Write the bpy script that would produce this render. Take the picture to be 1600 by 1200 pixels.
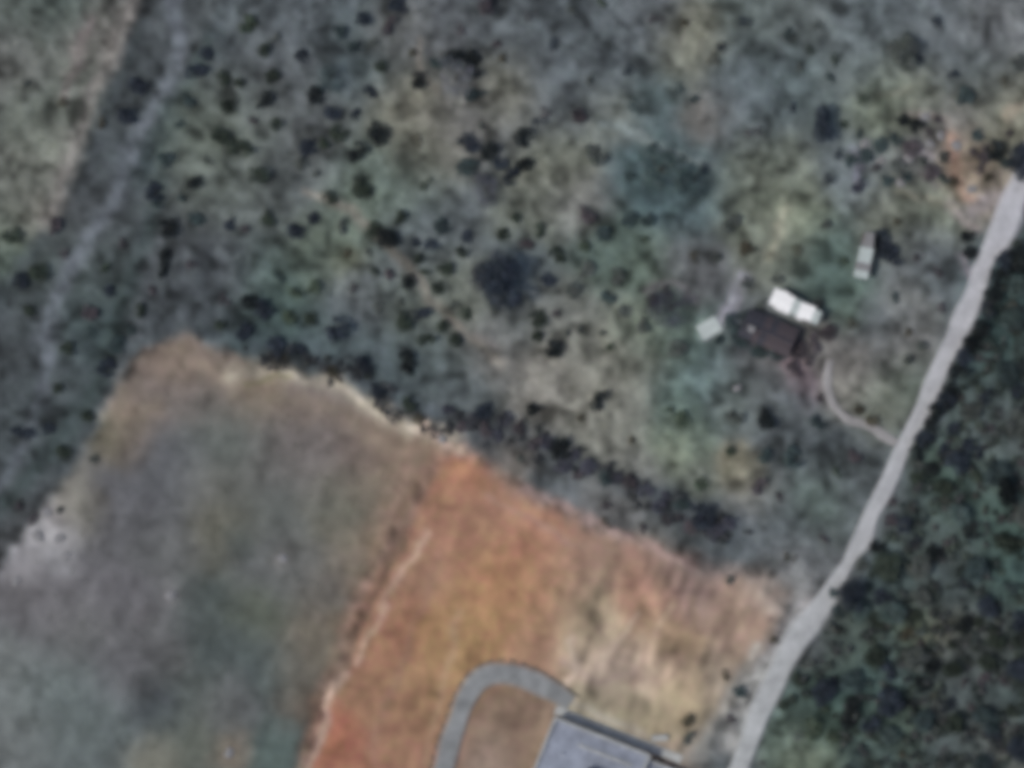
import bpy, math
import numpy as np
from mathutils import Vector

# ------------------------------------------------------------------ camera, sky, sun, exposure
for o in list(bpy.data.objects):
    bpy.data.objects.remove(o, do_unlink=True)
sc = bpy.context.scene
COL = sc.collection
S = 0.07                       # metres for one pixel of the 1600 x 1200 map
def W(px, py): return (px - 800.0) * S, (600.0 - py) * S

cam_d = bpy.data.cameras.new('camera')
cam = bpy.data.objects.new('camera', cam_d); COL.objects.link(cam)
cam.location = (0, 0, 350.0)
cam_d.sensor_width = 36.0
cam_d.lens = 36.0 * 350.0 / (1600 * S)
cam_d.clip_start = 1.0
cam_d.clip_end = 6000.0
cam_d.dof.use_dof = True       # a soft telescope: focused short of the ground
cam_d.dof.focus_distance = 150.0
cam_d.dof.aperture_fstop = 0.30
sc.camera = cam

SUN_EL = math.radians(60)
SH = Vector((0.97, 0.24)).normalized()        # the way the shadows fall on the ground
wd = bpy.data.worlds.new('World'); sc.world = wd; wd.use_nodes = True
nt = wd.node_tree
sky = nt.nodes.new('ShaderNodeTexSky'); sky.sky_type = 'NISHITA'; sky.sun_disc = False
sky.sun_elevation = SUN_EL
sky.sun_rotation = math.atan2(-SH.x, -SH.y)
sky.air_density = 1.0; sky.dust_density = 3.5
nt.links.new(sky.outputs[0], nt.nodes['Background'].inputs[0])
nt.nodes['Background'].inputs[1].default_value = 0.12
sun_d = bpy.data.lights.new('sun', 'SUN'); sun_d.energy = 2.2; sun_d.angle = math.radians(4)
sun_d.color = (1.0, 0.93, 0.83)
sun = bpy.data.objects.new('sun', sun_d); COL.objects.link(sun)
d = Vector((SH.x * math.cos(SUN_EL), SH.y * math.cos(SUN_EL), -math.sin(SUN_EL)))
sun.rotation_euler = d.to_track_quat('-Z', 'Y').to_euler(); sun.location = (-60, -20, 80)
sc.view_settings.view_transform = 'Standard'; sc.view_settings.look = 'None'
sc.view_settings.exposure = -0.25; sc.view_settings.gamma = 1.0
sc.view_settings.use_curve_mapping = False
sc.render.engine = 'CYCLES'
sc.cycles.use_denoising = True
sc.cycles.pixel_filter_type = 'BLACKMAN_HARRIS'
sc.cycles.filter_width = 6.0
sc.cycles.max_bounces = 5

# ------------------------------------------------------------------ helpers
rng = np.random.default_rng(7)
def lin(c):
    c = np.asarray(c, float) / 255.0
    return np.where(c <= 0.04045, c / 12.92, ((c + 0.055) / 1.055) ** 2.4)
_lat = [np.random.default_rng(100 + i).random((256, 256)) for i in range(12)]
def vn(x, y, scale, seed):
    """smooth value noise in -1..1, feature size `scale` in the units of x, y"""
    g = _lat[seed % 12]
    u = np.asarray(x, float) / scale + 31.7 * seed; v = np.asarray(y, float) / scale + 17.3 * seed
    i = np.floor(u).astype(int); j = np.floor(v).astype(int)
    f = u - i; h = v - j
    f = f * f * (3 - 2 * f); h = h * h * (3 - 2 * h)
    a = g[i % 256, j % 256]; b = g[(i + 1) % 256, j % 256]
    c = g[i % 256, (j + 1) % 256]; e = g[(i + 1) % 256, (j + 1) % 256]
    return 2 * ((a * (1 - f) + b * f) * (1 - h) + (c * (1 - f) + e * f) * h) - 1
def sstep(a, b, x):
    t = np.clip((x - a) / (b - a), 0, 1); return t * t * (3 - 2 * t)
def seg_dist(X, Y, pts, closed=False):
    pts = [np.array(p[:2], float) for p in pts]
    n = len(pts) if closed else len(pts) - 1
    D = np.full(np.shape(X), 1e9)
    for k in range(n):
        a = pts[k]; b = pts[(k + 1) % len(pts)]
        ab = b - a; L = max(ab @ ab, 1e-9)
        t = np.clip(((X - a[0]) * ab[0] + (Y - a[1]) * ab[1]) / L, 0, 1)
        D = np.minimum(D, np.hypot(X - a[0] - t * ab[0], Y - a[1] - t * ab[1]))
    return D
def inside(X, Y, poly):
    r = np.zeros(np.shape(X), bool); n = len(poly)
    for k in range(n):
        x0, y0 = poly[k]; x1, y1 = poly[(k + 1) % n]
        if y0 == y1: continue
        r ^= ((y0 > Y) != (y1 > Y)) & (X < (x1 - x0) * (Y - y0) / (y1 - y0) + x0)
    return r
def sdist(X, Y, poly):
    dd = seg_dist(X, Y, poly, True); return np.where(inside(X, Y, poly), dd, -dd)
def spline(pts, n=8):
    pts = [np.array(p, float) for p in pts]; out = []
    for i in range(len(pts) - 1):
        p0 = pts[max(i - 1, 0)]; p1 = pts[i]; p2 = pts[i + 1]; p3 = pts[min(i + 2, len(pts) - 1)]
        for t in np.linspace(0, 1, n, endpoint=False):
            out.append(0.5 * (2 * p1 + (p2 - p0) * t + (2 * p0 - 5 * p1 + 4 * p2 - p3) * t * t + (3 * p1 - p0 - 3 * p2 + p3) * t ** 3))
    out.append(pts[-1]); return out

def new_mesh(name, V, F, smooth=False):
    me = bpy.data.meshes.new(name)
    me.from_pydata([tuple(v) for v in V], [], [tuple(int(i) for i in f) for f in F])
    me.update()
    if smooth: me.polygons.foreach_set('use_smooth', [True] * len(me.polygons))
    return me
def fast_mesh(name, V, F, smooth=False):
    V = np.ascontiguousarray(V, np.float32); F = np.ascontiguousarray(F, np.int32); k = F.shape[1]
    me = bpy.data.meshes.new(name)
    me.vertices.add(len(V)); me.vertices.foreach_set('co', V.ravel())
    me.loops.add(F.size); me.loops.foreach_set('vertex_index', F.ravel())
    me.polygons.add(len(F)); me.polygons.foreach_set('loop_start', np.arange(0, F.size, k, dtype=np.int32))
    me.polygons.foreach_set('loop_total', np.full(len(F), k, np.int32))
    if smooth: me.polygons.foreach_set('use_smooth', np.ones(len(F), bool))
    me.update(calc_edges=True); me.validate(); return me
def set_col(me, C, name='tint'):
    a = me.color_attributes.new(name, 'FLOAT_COLOR', 'POINT')
    C = np.asarray(C, np.float32); n = len(me.vertices)
    if C.ndim == 1: C = np.repeat(C[:, None], 3, 1)
    a.data.foreach_set('color', np.concatenate([C, np.ones((n, 1), np.float32)], 1).ravel())
def obj(name, me, mat=None, parent=None, loc=None, rz=0.0, **props):
    o = bpy.data.objects.new(name, me); COL.objects.link(o)
    if mat is not None and me is not None and not me.materials: me.materials.append(mat)
    if parent is not None: o.parent = parent
    if loc is not None: o.location = loc
    if rz: o.rotation_euler = (0, 0, rz)
    for k, v in props.items(): o[k] = v
    return o
class MB:
    def __init__(s): s.v = []; s.f = []
    def box(s, x0, x1, y0, y1, z0, z1):
        b = len(s.v)
        s.v += [(x0,y0,z0),(x1,y0,z0),(x1,y1,z0),(x0,y1,z0),(x0,y0,z1),(x1,y0,z1),(x1,y1,z1),(x0,y1,z1)]
        s.f += [[b+i for i in q] for q in ((3,2,1,0),(4,5,6,7),(0,1,5,4),(1,2,6,5),(2,3,7,6),(3,0,4,7))]
        return s
    def tube(s, pts, rad, n=6):
        pts = [Vector(p) for p in pts]; b = len(s.v)
        for i, p in enumerate(pts):
            t = (pts[min(i+1, len(pts)-1)] - pts[max(i-1, 0)]).normalized()
            u = t.orthogonal().normalized(); w = t.cross(u)
            for k in range(n):
                a = 2 * math.pi * k / n
                s.v.append(tuple(p + (u * math.cos(a) + w * math.sin(a)) * rad[i]))
        for i in range(len(pts) - 1):
            for k in range(n):
                s.f.append([b+i*n+k, b+i*n+(k+1) % n, b+(i+1)*n+(k+1) % n, b+(i+1)*n+k])
        s.f.append([b+k for k in range(n)][::-1]); s.f.append([b+(len(pts)-1)*n+k for k in range(n)])
        return s
    def quad(s, a, b_, c, e):
        b = len(s.v); s.v += [a, b_, c, e]; s.f.append([b, b+1, b+2, b+3]); return s
    def mesh(s, name, bevel=0.0):
        me = new_mesh(name, s.v, s.f)
        if bevel:
            import bmesh
            bm = bmesh.new(); bm.from_mesh(me)
            bmesh.ops.bevel(bm, geom=list(bm.edges), offset=bevel, segments=1, affect='EDGES')
            bm.to_mesh(me); bm.free()
        return me

# ------------------------------------------------------------------ materials
def mat_new(name):
    m = bpy.data.materials.new(name); m.use_nodes = True
    n = m.node_tree.nodes; l = m.node_tree.links
    p = n['Principled BSDF']; p.inputs['Specular IOR Level'].default_value = 0.12
    return m, n, l, p
def noise_node(n, l, scale, detail=4, rough=0.6, coord='Object', vec=None):
    tc = n.new('ShaderNodeTexCoord'); t = n.new('ShaderNodeTexNoise')
    t.inputs['Scale'].default_value = scale; t.inputs['Detail'].default_value = detail
    t.inputs['Roughness'].default_value = rough
    l.new(tc.outputs[coord], t.inputs['Vector']); return t
def maprange(n, l, src, a, b, c, e):
    m = n.new('ShaderNodeMapRange'); m.inputs[1].default_value = a; m.inputs[2].default_value = b
    m.inputs[3].default_value = c; m.inputs[4].default_value = e
    l.new(src, m.inputs[0]); return m.outputs[0]
def scale_col(n, l, col, fac):
    v = n.new('ShaderNodeVectorMath'); v.operation = 'SCALE'
    l.new(col, v.inputs[0]); l.new(fac, v.inputs['Scale']); return v.outputs[0]
def mul(n, l, a, b):
    m = n.new('ShaderNodeMath'); m.operation = 'MULTIPLY'; l.new(a, m.inputs[0]); l.new(b, m.inputs[1]); return m.outputs[0]
def mat_ground(name, fine, coarse, bump):
    m, n, l, p = mat_new(name)
    at = n.new('ShaderNodeAttribute'); at.attribute_name = 'tint'
    a = noise_node(n, l, 0.55, 5, 0.65); b = noise_node(n, l, 3.2, 5, 0.7)
    fa = maprange(n, l, a.outputs['Fac'], 0.25, 0.75, 1 - coarse, 1 + coarse)
    fb = maprange(n, l, b.outputs['Fac'], 0.25, 0.75, 1 - fine, 1 + fine)
    c1 = scale_col(n, l, at.outputs['Color'], mul(n, l, fa, fb))
    hue = n.new('ShaderNodeHueSaturation')
    c = noise_node(n, l, 0.9, 3, 0.6)
    l.new(maprange(n, l, c.outputs['Fac'], 0.3, 0.7, 0.485, 0.515), hue.inputs['Hue'])
    hue.inputs['Saturation'].default_value = 1.0
    l.new(c1, hue.inputs['Color']); l.new(hue.outputs[0], p.inputs['Base Color'])
    bp = n.new('ShaderNodeBump'); bp.inputs['Strength'].default_value = bump; bp.inputs['Distance'].default_value = 0.12
    l.new(b.outputs['Fac'], bp.inputs['Height']); l.new(bp.outputs[0], p.inputs['Normal'])
    p.inputs['Roughness'].default_value = 0.95; p.inputs['Specular IOR Level'].default_value = 0.05
    return m
def mat_plain(name, col, rough=0.8, var=0.18, scale=1.5, bump=0.15):
    m, n, l, p = mat_new(name)
    rgb = n.new('ShaderNodeRGB'); rgb.outputs[0].default_value = (*col, 1)
    a = noise_node(n, l, scale, 6, 0.65); b = noise_node(n, l, scale * 7, 4, 0.6)
    f = mul(n, l, maprange(n, l, a.outputs['Fac'], 0.3, 0.7, 1 - var, 1 + var), maprange(n, l, b.outputs['Fac'], 0.3, 0.7, 1 - var * .6, 1 + var * .6))
    l.new(scale_col(n, l, rgb.outputs[0], f), p.inputs['Base Color'])
    bp = n.new('ShaderNodeBump'); bp.inputs['Strength'].default_value = bump; bp.inputs['Distance'].default_value = 0.03
    l.new(b.outputs['Fac'], bp.inputs['Height']); l.new(bp.outputs[0], p.inputs['Normal'])
    p.inputs['Roughness'].default_value = rough
    return m
def mat_leaf(name, col):
    m, n, l, p = mat_new(name)
    rgb = n.new('ShaderNodeRGB'); rgb.outputs[0].default_value = (*col, 1)
    at = n.new('ShaderNodeAttribute'); at.attribute_name = 'tint'
    oi = n.new('ShaderNodeObjectInfo')
    f = maprange(n, l, oi.outputs['Random'], 0, 1, 0.75, 1.3)
    c = n.new('ShaderNodeMix'); c.data_type = 'RGBA'; c.blend_type = 'MULTIPLY'; c.inputs[0].default_value = 1
    l.new(rgb.outputs[0], c.inputs[6]); l.new(at.outputs['Color'], c.inputs[7])
    l.new(scale_col(n, l, c.outputs[2], f), p.inputs['Base Color'])
    p.inputs['Roughness'].default_value = 0.7; p.inputs['Specular IOR Level'].default_value = 0.12
    return m
def mat_attr(name):
    m, n, l, p = mat_new(name)
    at = n.new('ShaderNodeAttribute'); at.attribute_name = 'tint'
    l.new(at.outputs['Color'], p.inputs['Base Color']); p.inputs['Roughness'].default_value = 0.85
    p.inputs['Specular IOR Level'].default_value = 0.08
    return m
M_ground = mat_ground('scrub_ground', 0.26, 0.17, 0.5)
M_field = mat_ground('bare_field', 0.12, 0.09, 0.3)
M_soil = mat_ground('orange_soil', 0.10, 0.10, 0.3)
M_road = mat_ground('grey_track', 0.20, 0.14, 0.4)
M_lane = mat_ground('pale_lane', 0.20, 0.20, 0.3)
M_drive = mat_ground('stained_paving', 0.16, 0.26, 0.2)
M_bark = mat_plain('bark', (0.07, 0.055, 0.045), 0.9)
M_tuft = mat_attr('grass_blades')
TONES = {
    'dg': ('dark green', (0.040, 0.054, 0.043)), 'bl': ('blue-black', (0.032, 0.042, 0.058)),
    'tl': ('dull teal', (0.050, 0.074, 0.078)), 'ol': ('olive brown', (0.078, 0.074, 0.055)),
    'pu': ('purplish brown', (0.080, 0.072, 0.082)), 'gr': ('grey-green', (0.090, 0.105, 0.100)),
    'gn': ('mid green', (0.062, 0.085, 0.062)), 'pg': ('pale grey', (0.150, 0.165, 0.185)),
    'st': ('soft teal', (0.075, 0.108, 0.106)), 'bk': ('near-black', (0.016, 0.021, 0.023)), 'sv': ('slate grey', (0.075, 0.080, 0.105)),
}
M_leaf = {k: mat_leaf('leaf_' + v[0].replace(' ', '_').replace('-', '_'), v[1]) for k, v in TONES.items()}

# ------------------------------------------------------------------ the lie of the land (map pixels)
ROAD = [(250,-300),(212,0),(165,160),(122,260),(82,345),(20,430),(-60,520),(-300,800),(-300,1250),(-120,1040),(0,890),(75,780),(150,680),(178,560),(203,450),(218,330),(250,230),(290,110),(345,0),(440,-300)]
FIELD = [(232,545),(300,520),(365,560),(430,575),(530,600),(600,645),(700,690),(660,760),(612,840),(575,905),(552,975),(512,1085),(468,1200),(400,1430),(-300,1430),(-300,1250),(-120,1040),(0,890),(75,780),(150,680),(185,600)]
SOIL = [(705,690),(780,745),(860,790),(940,835),(1030,858),(1100,888),(1190,902),(1222,925),(1195,1000),(1160,1060),(1130,1110),(1090,1200),(1060,1430),(400,1430),(468,1200),(512,1085),(552,975),(575,905),(612,840),(660,760)]
LANE = [(1760,-60,38),(1680,90,46),(1625,205,48),(1588,300,52),(1566,355,56),(1543,410,44),(1519,470,42),(1490,530,42),(1465,585,42),(1440,640,42),(1412,695,40),(1388,752,40),(1362,810,38),(1335,865,36),(1306,912,38),(1268,968,46),(1236,1020,52),(1203,1085,52),(1180,1140,46),(1155,1200,44),(1120,1290,44),(1070,1430,44)]
WOODS = [(1640,205),(1600,310),(1575,400),(1535,500),(1480,630),(1410,770),(1350,890),(1290,990),(1230,1090),(1180,1200),(1100,1430),(1830,1430),(1830,-100),(1700,90)]
FOOT = [(1402,694,17),(1362,669,16),(1322,652,15),(1301,630,15),(1293,598,14),(1296,562,13)]
DRIVE = [(672,1300,40),(690,1210,38),(708,1150,37),(727,1095,36),(752,1062,37),(790,1052,38),(830,1064,37),(868,1084,34),(892,1100,30)]
EDGE = [(362,590),(420,574),(470,590),(530,605),(590,643),(640,670),(705,682)]
DITCH = [(632,835),(592,930),(546,1020),(512,1082),(480,1150),(455,1230)]
HEDGE_BANK = [(640,660),(720,668),(800,672),(870,705),(940,742),(1010,765),(1095,805),(1140,820)]
FLAT_SPOTS = [(960,1190,150),(1215,515,110),(1348,400,45),(1110,512,30)]
LANE = [(x, y, w * (.86 if y < 330 or y > 950 else .76)) for x, y, w in LANE]
lane_c = [p[:2] for p in LANE]; foot_c = [p[:2] for p in FOOT]; drive_c = [p[:2] for p in DRIVE]

def warp(X, Y, a=7):
    return X + a * vn(X, Y, 38, 1) + a * .6 * vn(X, Y, 13, 3), Y + a * vn(X, Y, 38, 2) + a * .6 * vn(X, Y, 13, 4)
def height(X, Y):
    X = np.asarray(X, float); Y = np.asarray(Y, float)
    x = X * S; y = Y * S
    h = 0.45 * vn(x, y, 45, 5) + 0.18 * vn(x, y, 14, 6)
    h = h - 0.38 * sstep(-26, 34, sdist(X, Y, SOIL)) - 0.2 * sstep(-8, 25, sdist(X, Y, FIELD)) - 0.25 * sstep(-10, 30, sdist(X, Y, ROAD))
    h = h + 0.30 * np.exp(-(seg_dist(X, Y, HEDGE_BANK) / 22) ** 2)
    m = sstep(17, 40, seg_dist(X, Y, lane_c)) * sstep(10, 26, seg_dist(X, Y, foot_c)) * sstep(20, 40, seg_dist(X, Y, drive_c))
    for fx, fy, fr in FLAT_SPOTS: m = m * sstep(fr * .8, fr * 1.3, np.hypot(X - fx, Y - fy))
    bare = np.maximum(np.maximum(sstep(0, 15, sdist(X, Y, SOIL)), sstep(0, 15, sdist(X, Y, FIELD))), 0.6 * sstep(0, 15, sdist(X, Y, ROAD)))
    mic = 0.16 * vn(x, y, 2.6, 7) + 0.09 * vn(x, y, 1.1, 8) + 0.05 * vn(x, y, 0.5, 9)
    h = h + mic * m * (1 - 0.72 * bare)
    h = h + m * (0.10 * np.exp(-(seg_dist(X, Y, EDGE) / 9) ** 2) - 0.22 * np.exp(-(seg_dist(X, Y, DITCH) / 7) ** 2))
    return h
def H(px, py): return float(height(np.array([px]), np.array([py]))[0])

# colours of soil and grass, as read off the map: x, y, reach, r, g, b
def soften(c, k):
    c = np.asarray(c, float); l = c @ np.array([.3, .59, .11]); return l[..., None] + (c - l[..., None]) * k
def table(t, k=1.0, clip=True):
    a = np.array([[float(v) for v in r.split(',')] for r in t.replace('\n', ' ').split()])
    a[:, 3:] = soften(a[:, 3:], k)
    if clip: a[:, 4] = np.maximum(a[:, 4], (a[:, 3] + a[:, 5]) / 2 - 2); a[:, 5] = np.minimum(a[:, 5], a[:, 4] + 6); a[:, 4] = np.minimum(a[:, 4], (a[:, 3] + a[:, 5]) / 2 + 9); a[:, 3] = np.maximum(a[:, 3], a[:, 4] - 16)
    return a
P_SCRUB = table("""
40,30,45,98,104,102 90,10,35,80,90,88 150,60,35,110,106,104 20,100,40,101,96,98 60,170,45,99,105,101 60,230,35,112,113,106 30,290,40,109,109,107 100,220,30,111,111,108 20,340,35,112,116,108 10,400,35,84,95,90 60,330,25,116,111,108 125,120,25,104,106,102 30,470,30,82,90,88 5,520,30,84,88,92
380,40,50,86,92,98 450,30,60,84,88,96 560,90,50,76,87,93 440,100,45,96,96,105 400,170,40,94,99,98 480,180,40,96,98,102 640,170,38,126,122,112 620,60,32,108,106,107 655,215,32,124,121,114 780,125,26,126,123,112 800,155,26,122,119,112 720,180,30,117,115,117 690,60,35,98,98,106 760,40,45,88,88,100 600,260,40,98,108,104 330,200,35,99,105,100 350,300,40,96,101,98 440,300,40,92,96,99 500,400,38,99,107,98 540,410,14,104,104,84 330,400,45,84,86,93 300,470,60,75,80,87 250,430,45,80,83,90 430,430,35,84,97,96 450,480,35,74,97,88 540,460,30,99,99,108 400,550,40,70,85,92 480,560,35,74,85,92 560,340,30,105,115,108 660,460,36,101,107,104 640,400,36,93,99,105 720,470,28,114,117,112 760,540,28,113,108,107 690,580,45,86,94,97 600,600,40,76,85,91 520,520,30,84,94,100 700,620,30,88,92,98
880,40,60,88,92,103 850,130,50,93,95,105 960,100,55,90,96,105 1080,50,26,120,117,106 1060,95,26,113,113,104 1000,30,35,98,101,107 1100,180,22,114,104,106 955,175,26,111,113,108 1020,150,25,84,98,102 1030,280,40,70,92,98 1090,300,36,80,93,104 880,250,28,113,115,106 860,290,32,117,117,110 840,330,28,109,113,108 900,310,28,113,111,113 960,400,36,93,114,103 1000,420,28,96,112,98 1080,420,28,93,92,98 890,500,36,113,114,113 940,560,45,124,123,116 900,600,45,126,122,118 850,590,30,122,117,115 1000,520,28,105,113,104 1050,515,26,98,114,105 950,650,38,122,121,116 1060,620,28,100,119,115 1060,670,26,97,114,100 1055,705,22,120,128,112 960,710,28,120,119,115 1000,740,18,126,126,126 1090,760,18,111,115,110 1080,540,28,96,111,109 1110,580,28,92,105,109 820,420,28,92,98,110 800,500,30,104,108,112
760,695,26,96,93,101 860,745,26,95,95,106 950,790,28,100,93,101 1060,830,30,78,83,94 1030,868,26,115,101,102 1150,860,35,90,95,102 800,720,20,110,98,98
1170,30,40,92,99,99 1250,20,40,98,103,105 1340,40,45,92,92,108 1200,120,40,94,101,108 1160,160,40,90,96,106 1230,130,35,86,97,101 1330,120,36,100,107,109 1390,150,28,120,126,116 1440,160,28,116,117,110 1370,182,28,110,116,103 1200,270,36,109,113,106 1170,320,32,115,119,110 1235,340,28,120,124,110 1210,390,28,113,115,108 1280,400,32,92,112,105 1310,450,26,82,112,95 1330,475,22,85,108,90 1330,270,28,106,106,124 1340,240,26,109,109,126 1430,240,30,105,103,110 1480,200,28,114,109,112 1560,160,36,113,113,106 1590,180,30,124,121,110 1470,60,40,98,98,112 1540,60,36,109,109,114 1530,110,30,90,95,111 1507,268,20,150,130,120 1500,238,22,148,126,124 1545,300,22,136,124,118 1460,330,30,113,117,106 1400,320,32,111,113,106 1450,390,30,98,98,110 1470,450,28,99,97,115 1430,480,26,114,113,113 1410,540,32,109,107,109 1380,500,26,96,98,110 1330,560,24,118,111,113 1300,580,20,127,119,121 1315,612,20,130,126,122 1380,620,30,109,111,105 1420,600,24,98,107,100 1250,572,26,98,84,97 1292,530,20,116,96,114 1180,580,30,101,101,106 1220,640,30,100,104,114 1150,620,26,114,122,122 1270,690,32,87,92,102 1330,760,34,90,95,99 1280,790,30,92,104,100 1230,820,30,92,94,106 1260,870,30,102,97,108 1150,740,20,128,122,107 1170,780,24,113,113,114 1200,895,24,112,107,114 1240,925,24,124,118,124 1350,800,26,94,99,104
1560,460,36,79,95,102 1560,540,40,76,91,95 1500,650,26,100,107,122 1450,705,18,112,126,124 1560,660,34,97,97,106 1545,735,24,106,116,118 1480,770,32,86,104,103 1430,780,24,97,101,108 1480,820,28,98,105,108 1540,830,34,83,99,98 1500,860,26,96,92,106 1400,920,28,86,92,109 1470,930,30,88,84,103 1440,980,22,101,106,88 1480,980,18,116,110,104 1460,1010,16,130,122,124 1380,1010,22,105,116,118 1330,1000,30,86,93,90 1290,980,28,92,95,102 1530,1010,34,99,99,104 1500,1060,30,96,94,108 1360,1080,34,75,95,99 1420,1055,18,98,109,124 1400,1140,34,87,104,90 1250,1150,28,104,118,112 1262,1182,26,112,118,103 1300,1120,28,70,98,82 1380,1170,28,98,109,114 1500,1150,38,92,95,102 1560,1180,32,106,94,106 1480,1185,28,92,92,109 1590,900,34,82,106,103 1240,1090,22,80,92,92 1590,620,34,84,92,96 1600,1080,40,86,94,98""")
P_ROAD = table("""
240,40,40,78,80,92 235,100,40,72,78,86 210,210,40,76,80,92 150,270,40,72,77,88 110,330,40,80,80,90 100,420,45,80,89,91 40,480,45,75,82,90 20,560,45,78,82,92 50,640,45,75,80,95 15,740,45,78,76,96 40,800,40,76,78,86 10,860,40,74,76,80 330,20,35,83,87,99 300,60,35,86,91,101 160,440,40,78,88,92 150,520,40,72,86,92 120,600,40,78,86,94 200,380,36,76,82,92 240,250,25,72,88,94 270,180,25,84,98,100""")
P_FIELD = table("""
372,840,11,58,72,74 378,862,10,58,70,72 330,885,12,84,88,82 312,985,12,70,78,78 270,1035,14,72,74,76 222,962,10,78,78,82 330,925,14,72,82,82 345,985,11,72,80,80 250,1090,14,74,82,94 150,780,9,100,100,98 35,975,10,84,86,90 440,870,9,140,142,142 355,1005,16,74,84,86
270,560,32,120,110,102 300,590,32,114,109,107 210,645,24,128,120,109 240,640,24,128,124,124 180,690,22,114,114,98 200,702,20,112,100,97 340,620,32,101,100,98 400,605,26,126,120,108 340,690,34,91,101,99 230,750,40,92,94,107 270,720,36,94,96,109 330,750,30,105,109,106 200,800,40,90,92,99 250,850,40,92,97,99 350,830,34,98,100,90 120,800,24,119,121,116 110,770,22,126,128,123 80,800,14,160,160,168 60,842,17,164,164,176 98,838,12,158,158,170 90,868,20,140,140,154 40,880,14,136,136,146 30,910,28,113,115,120 110,930,34,106,108,114 60,960,34,98,100,105 190,930,34,94,94,102 265,930,11,122,126,130 230,990,34,98,102,105 120,980,32,108,113,115 0,1050,36,121,130,132 60,1080,40,99,111,113 20,1130,36,115,124,126 130,1120,44,97,109,111 190,1040,30,100,102,110 240,1060,28,79,83,86 250,1110,26,79,88,104 300,1070,30,85,95,94 330,930,24,76,86,86 340,1000,34,76,87,89 390,950,32,87,97,86 360,1100,30,98,103,106 300,1150,30,93,101,95 240,1190,22,119,123,115 360,1175,16,132,126,116 430,1180,28,83,102,99 420,1060,28,76,91,93 450,870,30,103,107,107 420,800,36,91,99,99 430,730,36,96,99,99 645,700,20,140,116,104 632,745,18,138,116,102 612,795,18,134,116,102 590,850,18,130,114,100 560,910,16,122,110,98 535,975,16,116,106,94 500,650,36,114,105,110 480,700,36,109,107,107 560,690,30,118,110,108 600,690,26,126,111,101 590,760,30,118,113,103 620,720,26,126,117,109 530,800,34,104,107,99 560,860,28,118,113,103 520,940,30,100,100,97 500,1000,28,114,111,101 460,1050,28,105,105,99 478,1095,22,94,88,80 400,880,30,101,108,113 640,740,22,132,116,106""", 1.0)
P_SOIL = table("""
720,730,30,166,122,99 700,760,32,152,120,104 780,800,40,157,124,110 850,850,40,164,128,111 800,900,45,166,128,102 740,980,40,166,136,106 690,850,36,150,118,102 650,900,34,152,124,108 620,1000,40,152,117,98 600,1080,40,152,122,103 540,1180,28,154,113,97 520,1150,24,160,106,92 640,1150,40,146,115,99 670,1080,30,158,133,105 700,1020,30,166,138,107 600,960,30,146,113,100 650,975,22,140,104,83 860,930,36,161,130,109 850,1000,32,165,135,118 900,930,30,153,141,125 920,980,28,161,151,133 1010,930,28,153,119,105 1020,960,26,146,116,100 1080,920,30,145,127,125 960,1010,30,163,147,129 1030,990,22,176,156,133 900,1020,20,178,164,149 960,1040,26,154,140,139 1060,1000,20,132,114,92 1060,1040,24,142,124,115 1000,1050,26,170,151,140 1080,1080,28,168,152,126 980,1090,30,152,145,127 930,1110,24,152,147,131 1050,1110,26,155,145,126 1150,950,26,162,140,128 1160,1000,26,152,133,121 1190,920,20,154,142,137 1120,1060,26,148,138,130 800,1125,34,122,106,96 845,1165,24,140,124,113 760,1170,24,140,124,115 900,870,28,140,119,111 1050,885,26,155,133,126 760,1190,20,146,132,126 1140,1100,26,132,128,126 1120,1160,26,128,132,134""", 1.05, False)
def rbf(X, Y, P, base):
    num = np.zeros(X.shape + (3,)); den = np.full(X.shape, 0.06)
    num += 0.06 * lin(base)
    for x, y, r, *c in P:
        k = np.nonzero((np.abs(X - x) < 3.4 * r) & (np.abs(Y - y) < 3.4 * r))
        if not len(k[0]): continue
        w = np.exp(-((X[k] - x) ** 2 + (Y[k] - y) ** 2) / (2 * (r * 1.05) ** 2))
        num[k] += w[..., None] * lin(c); den[k] += w
    return num / den[..., None]
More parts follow.
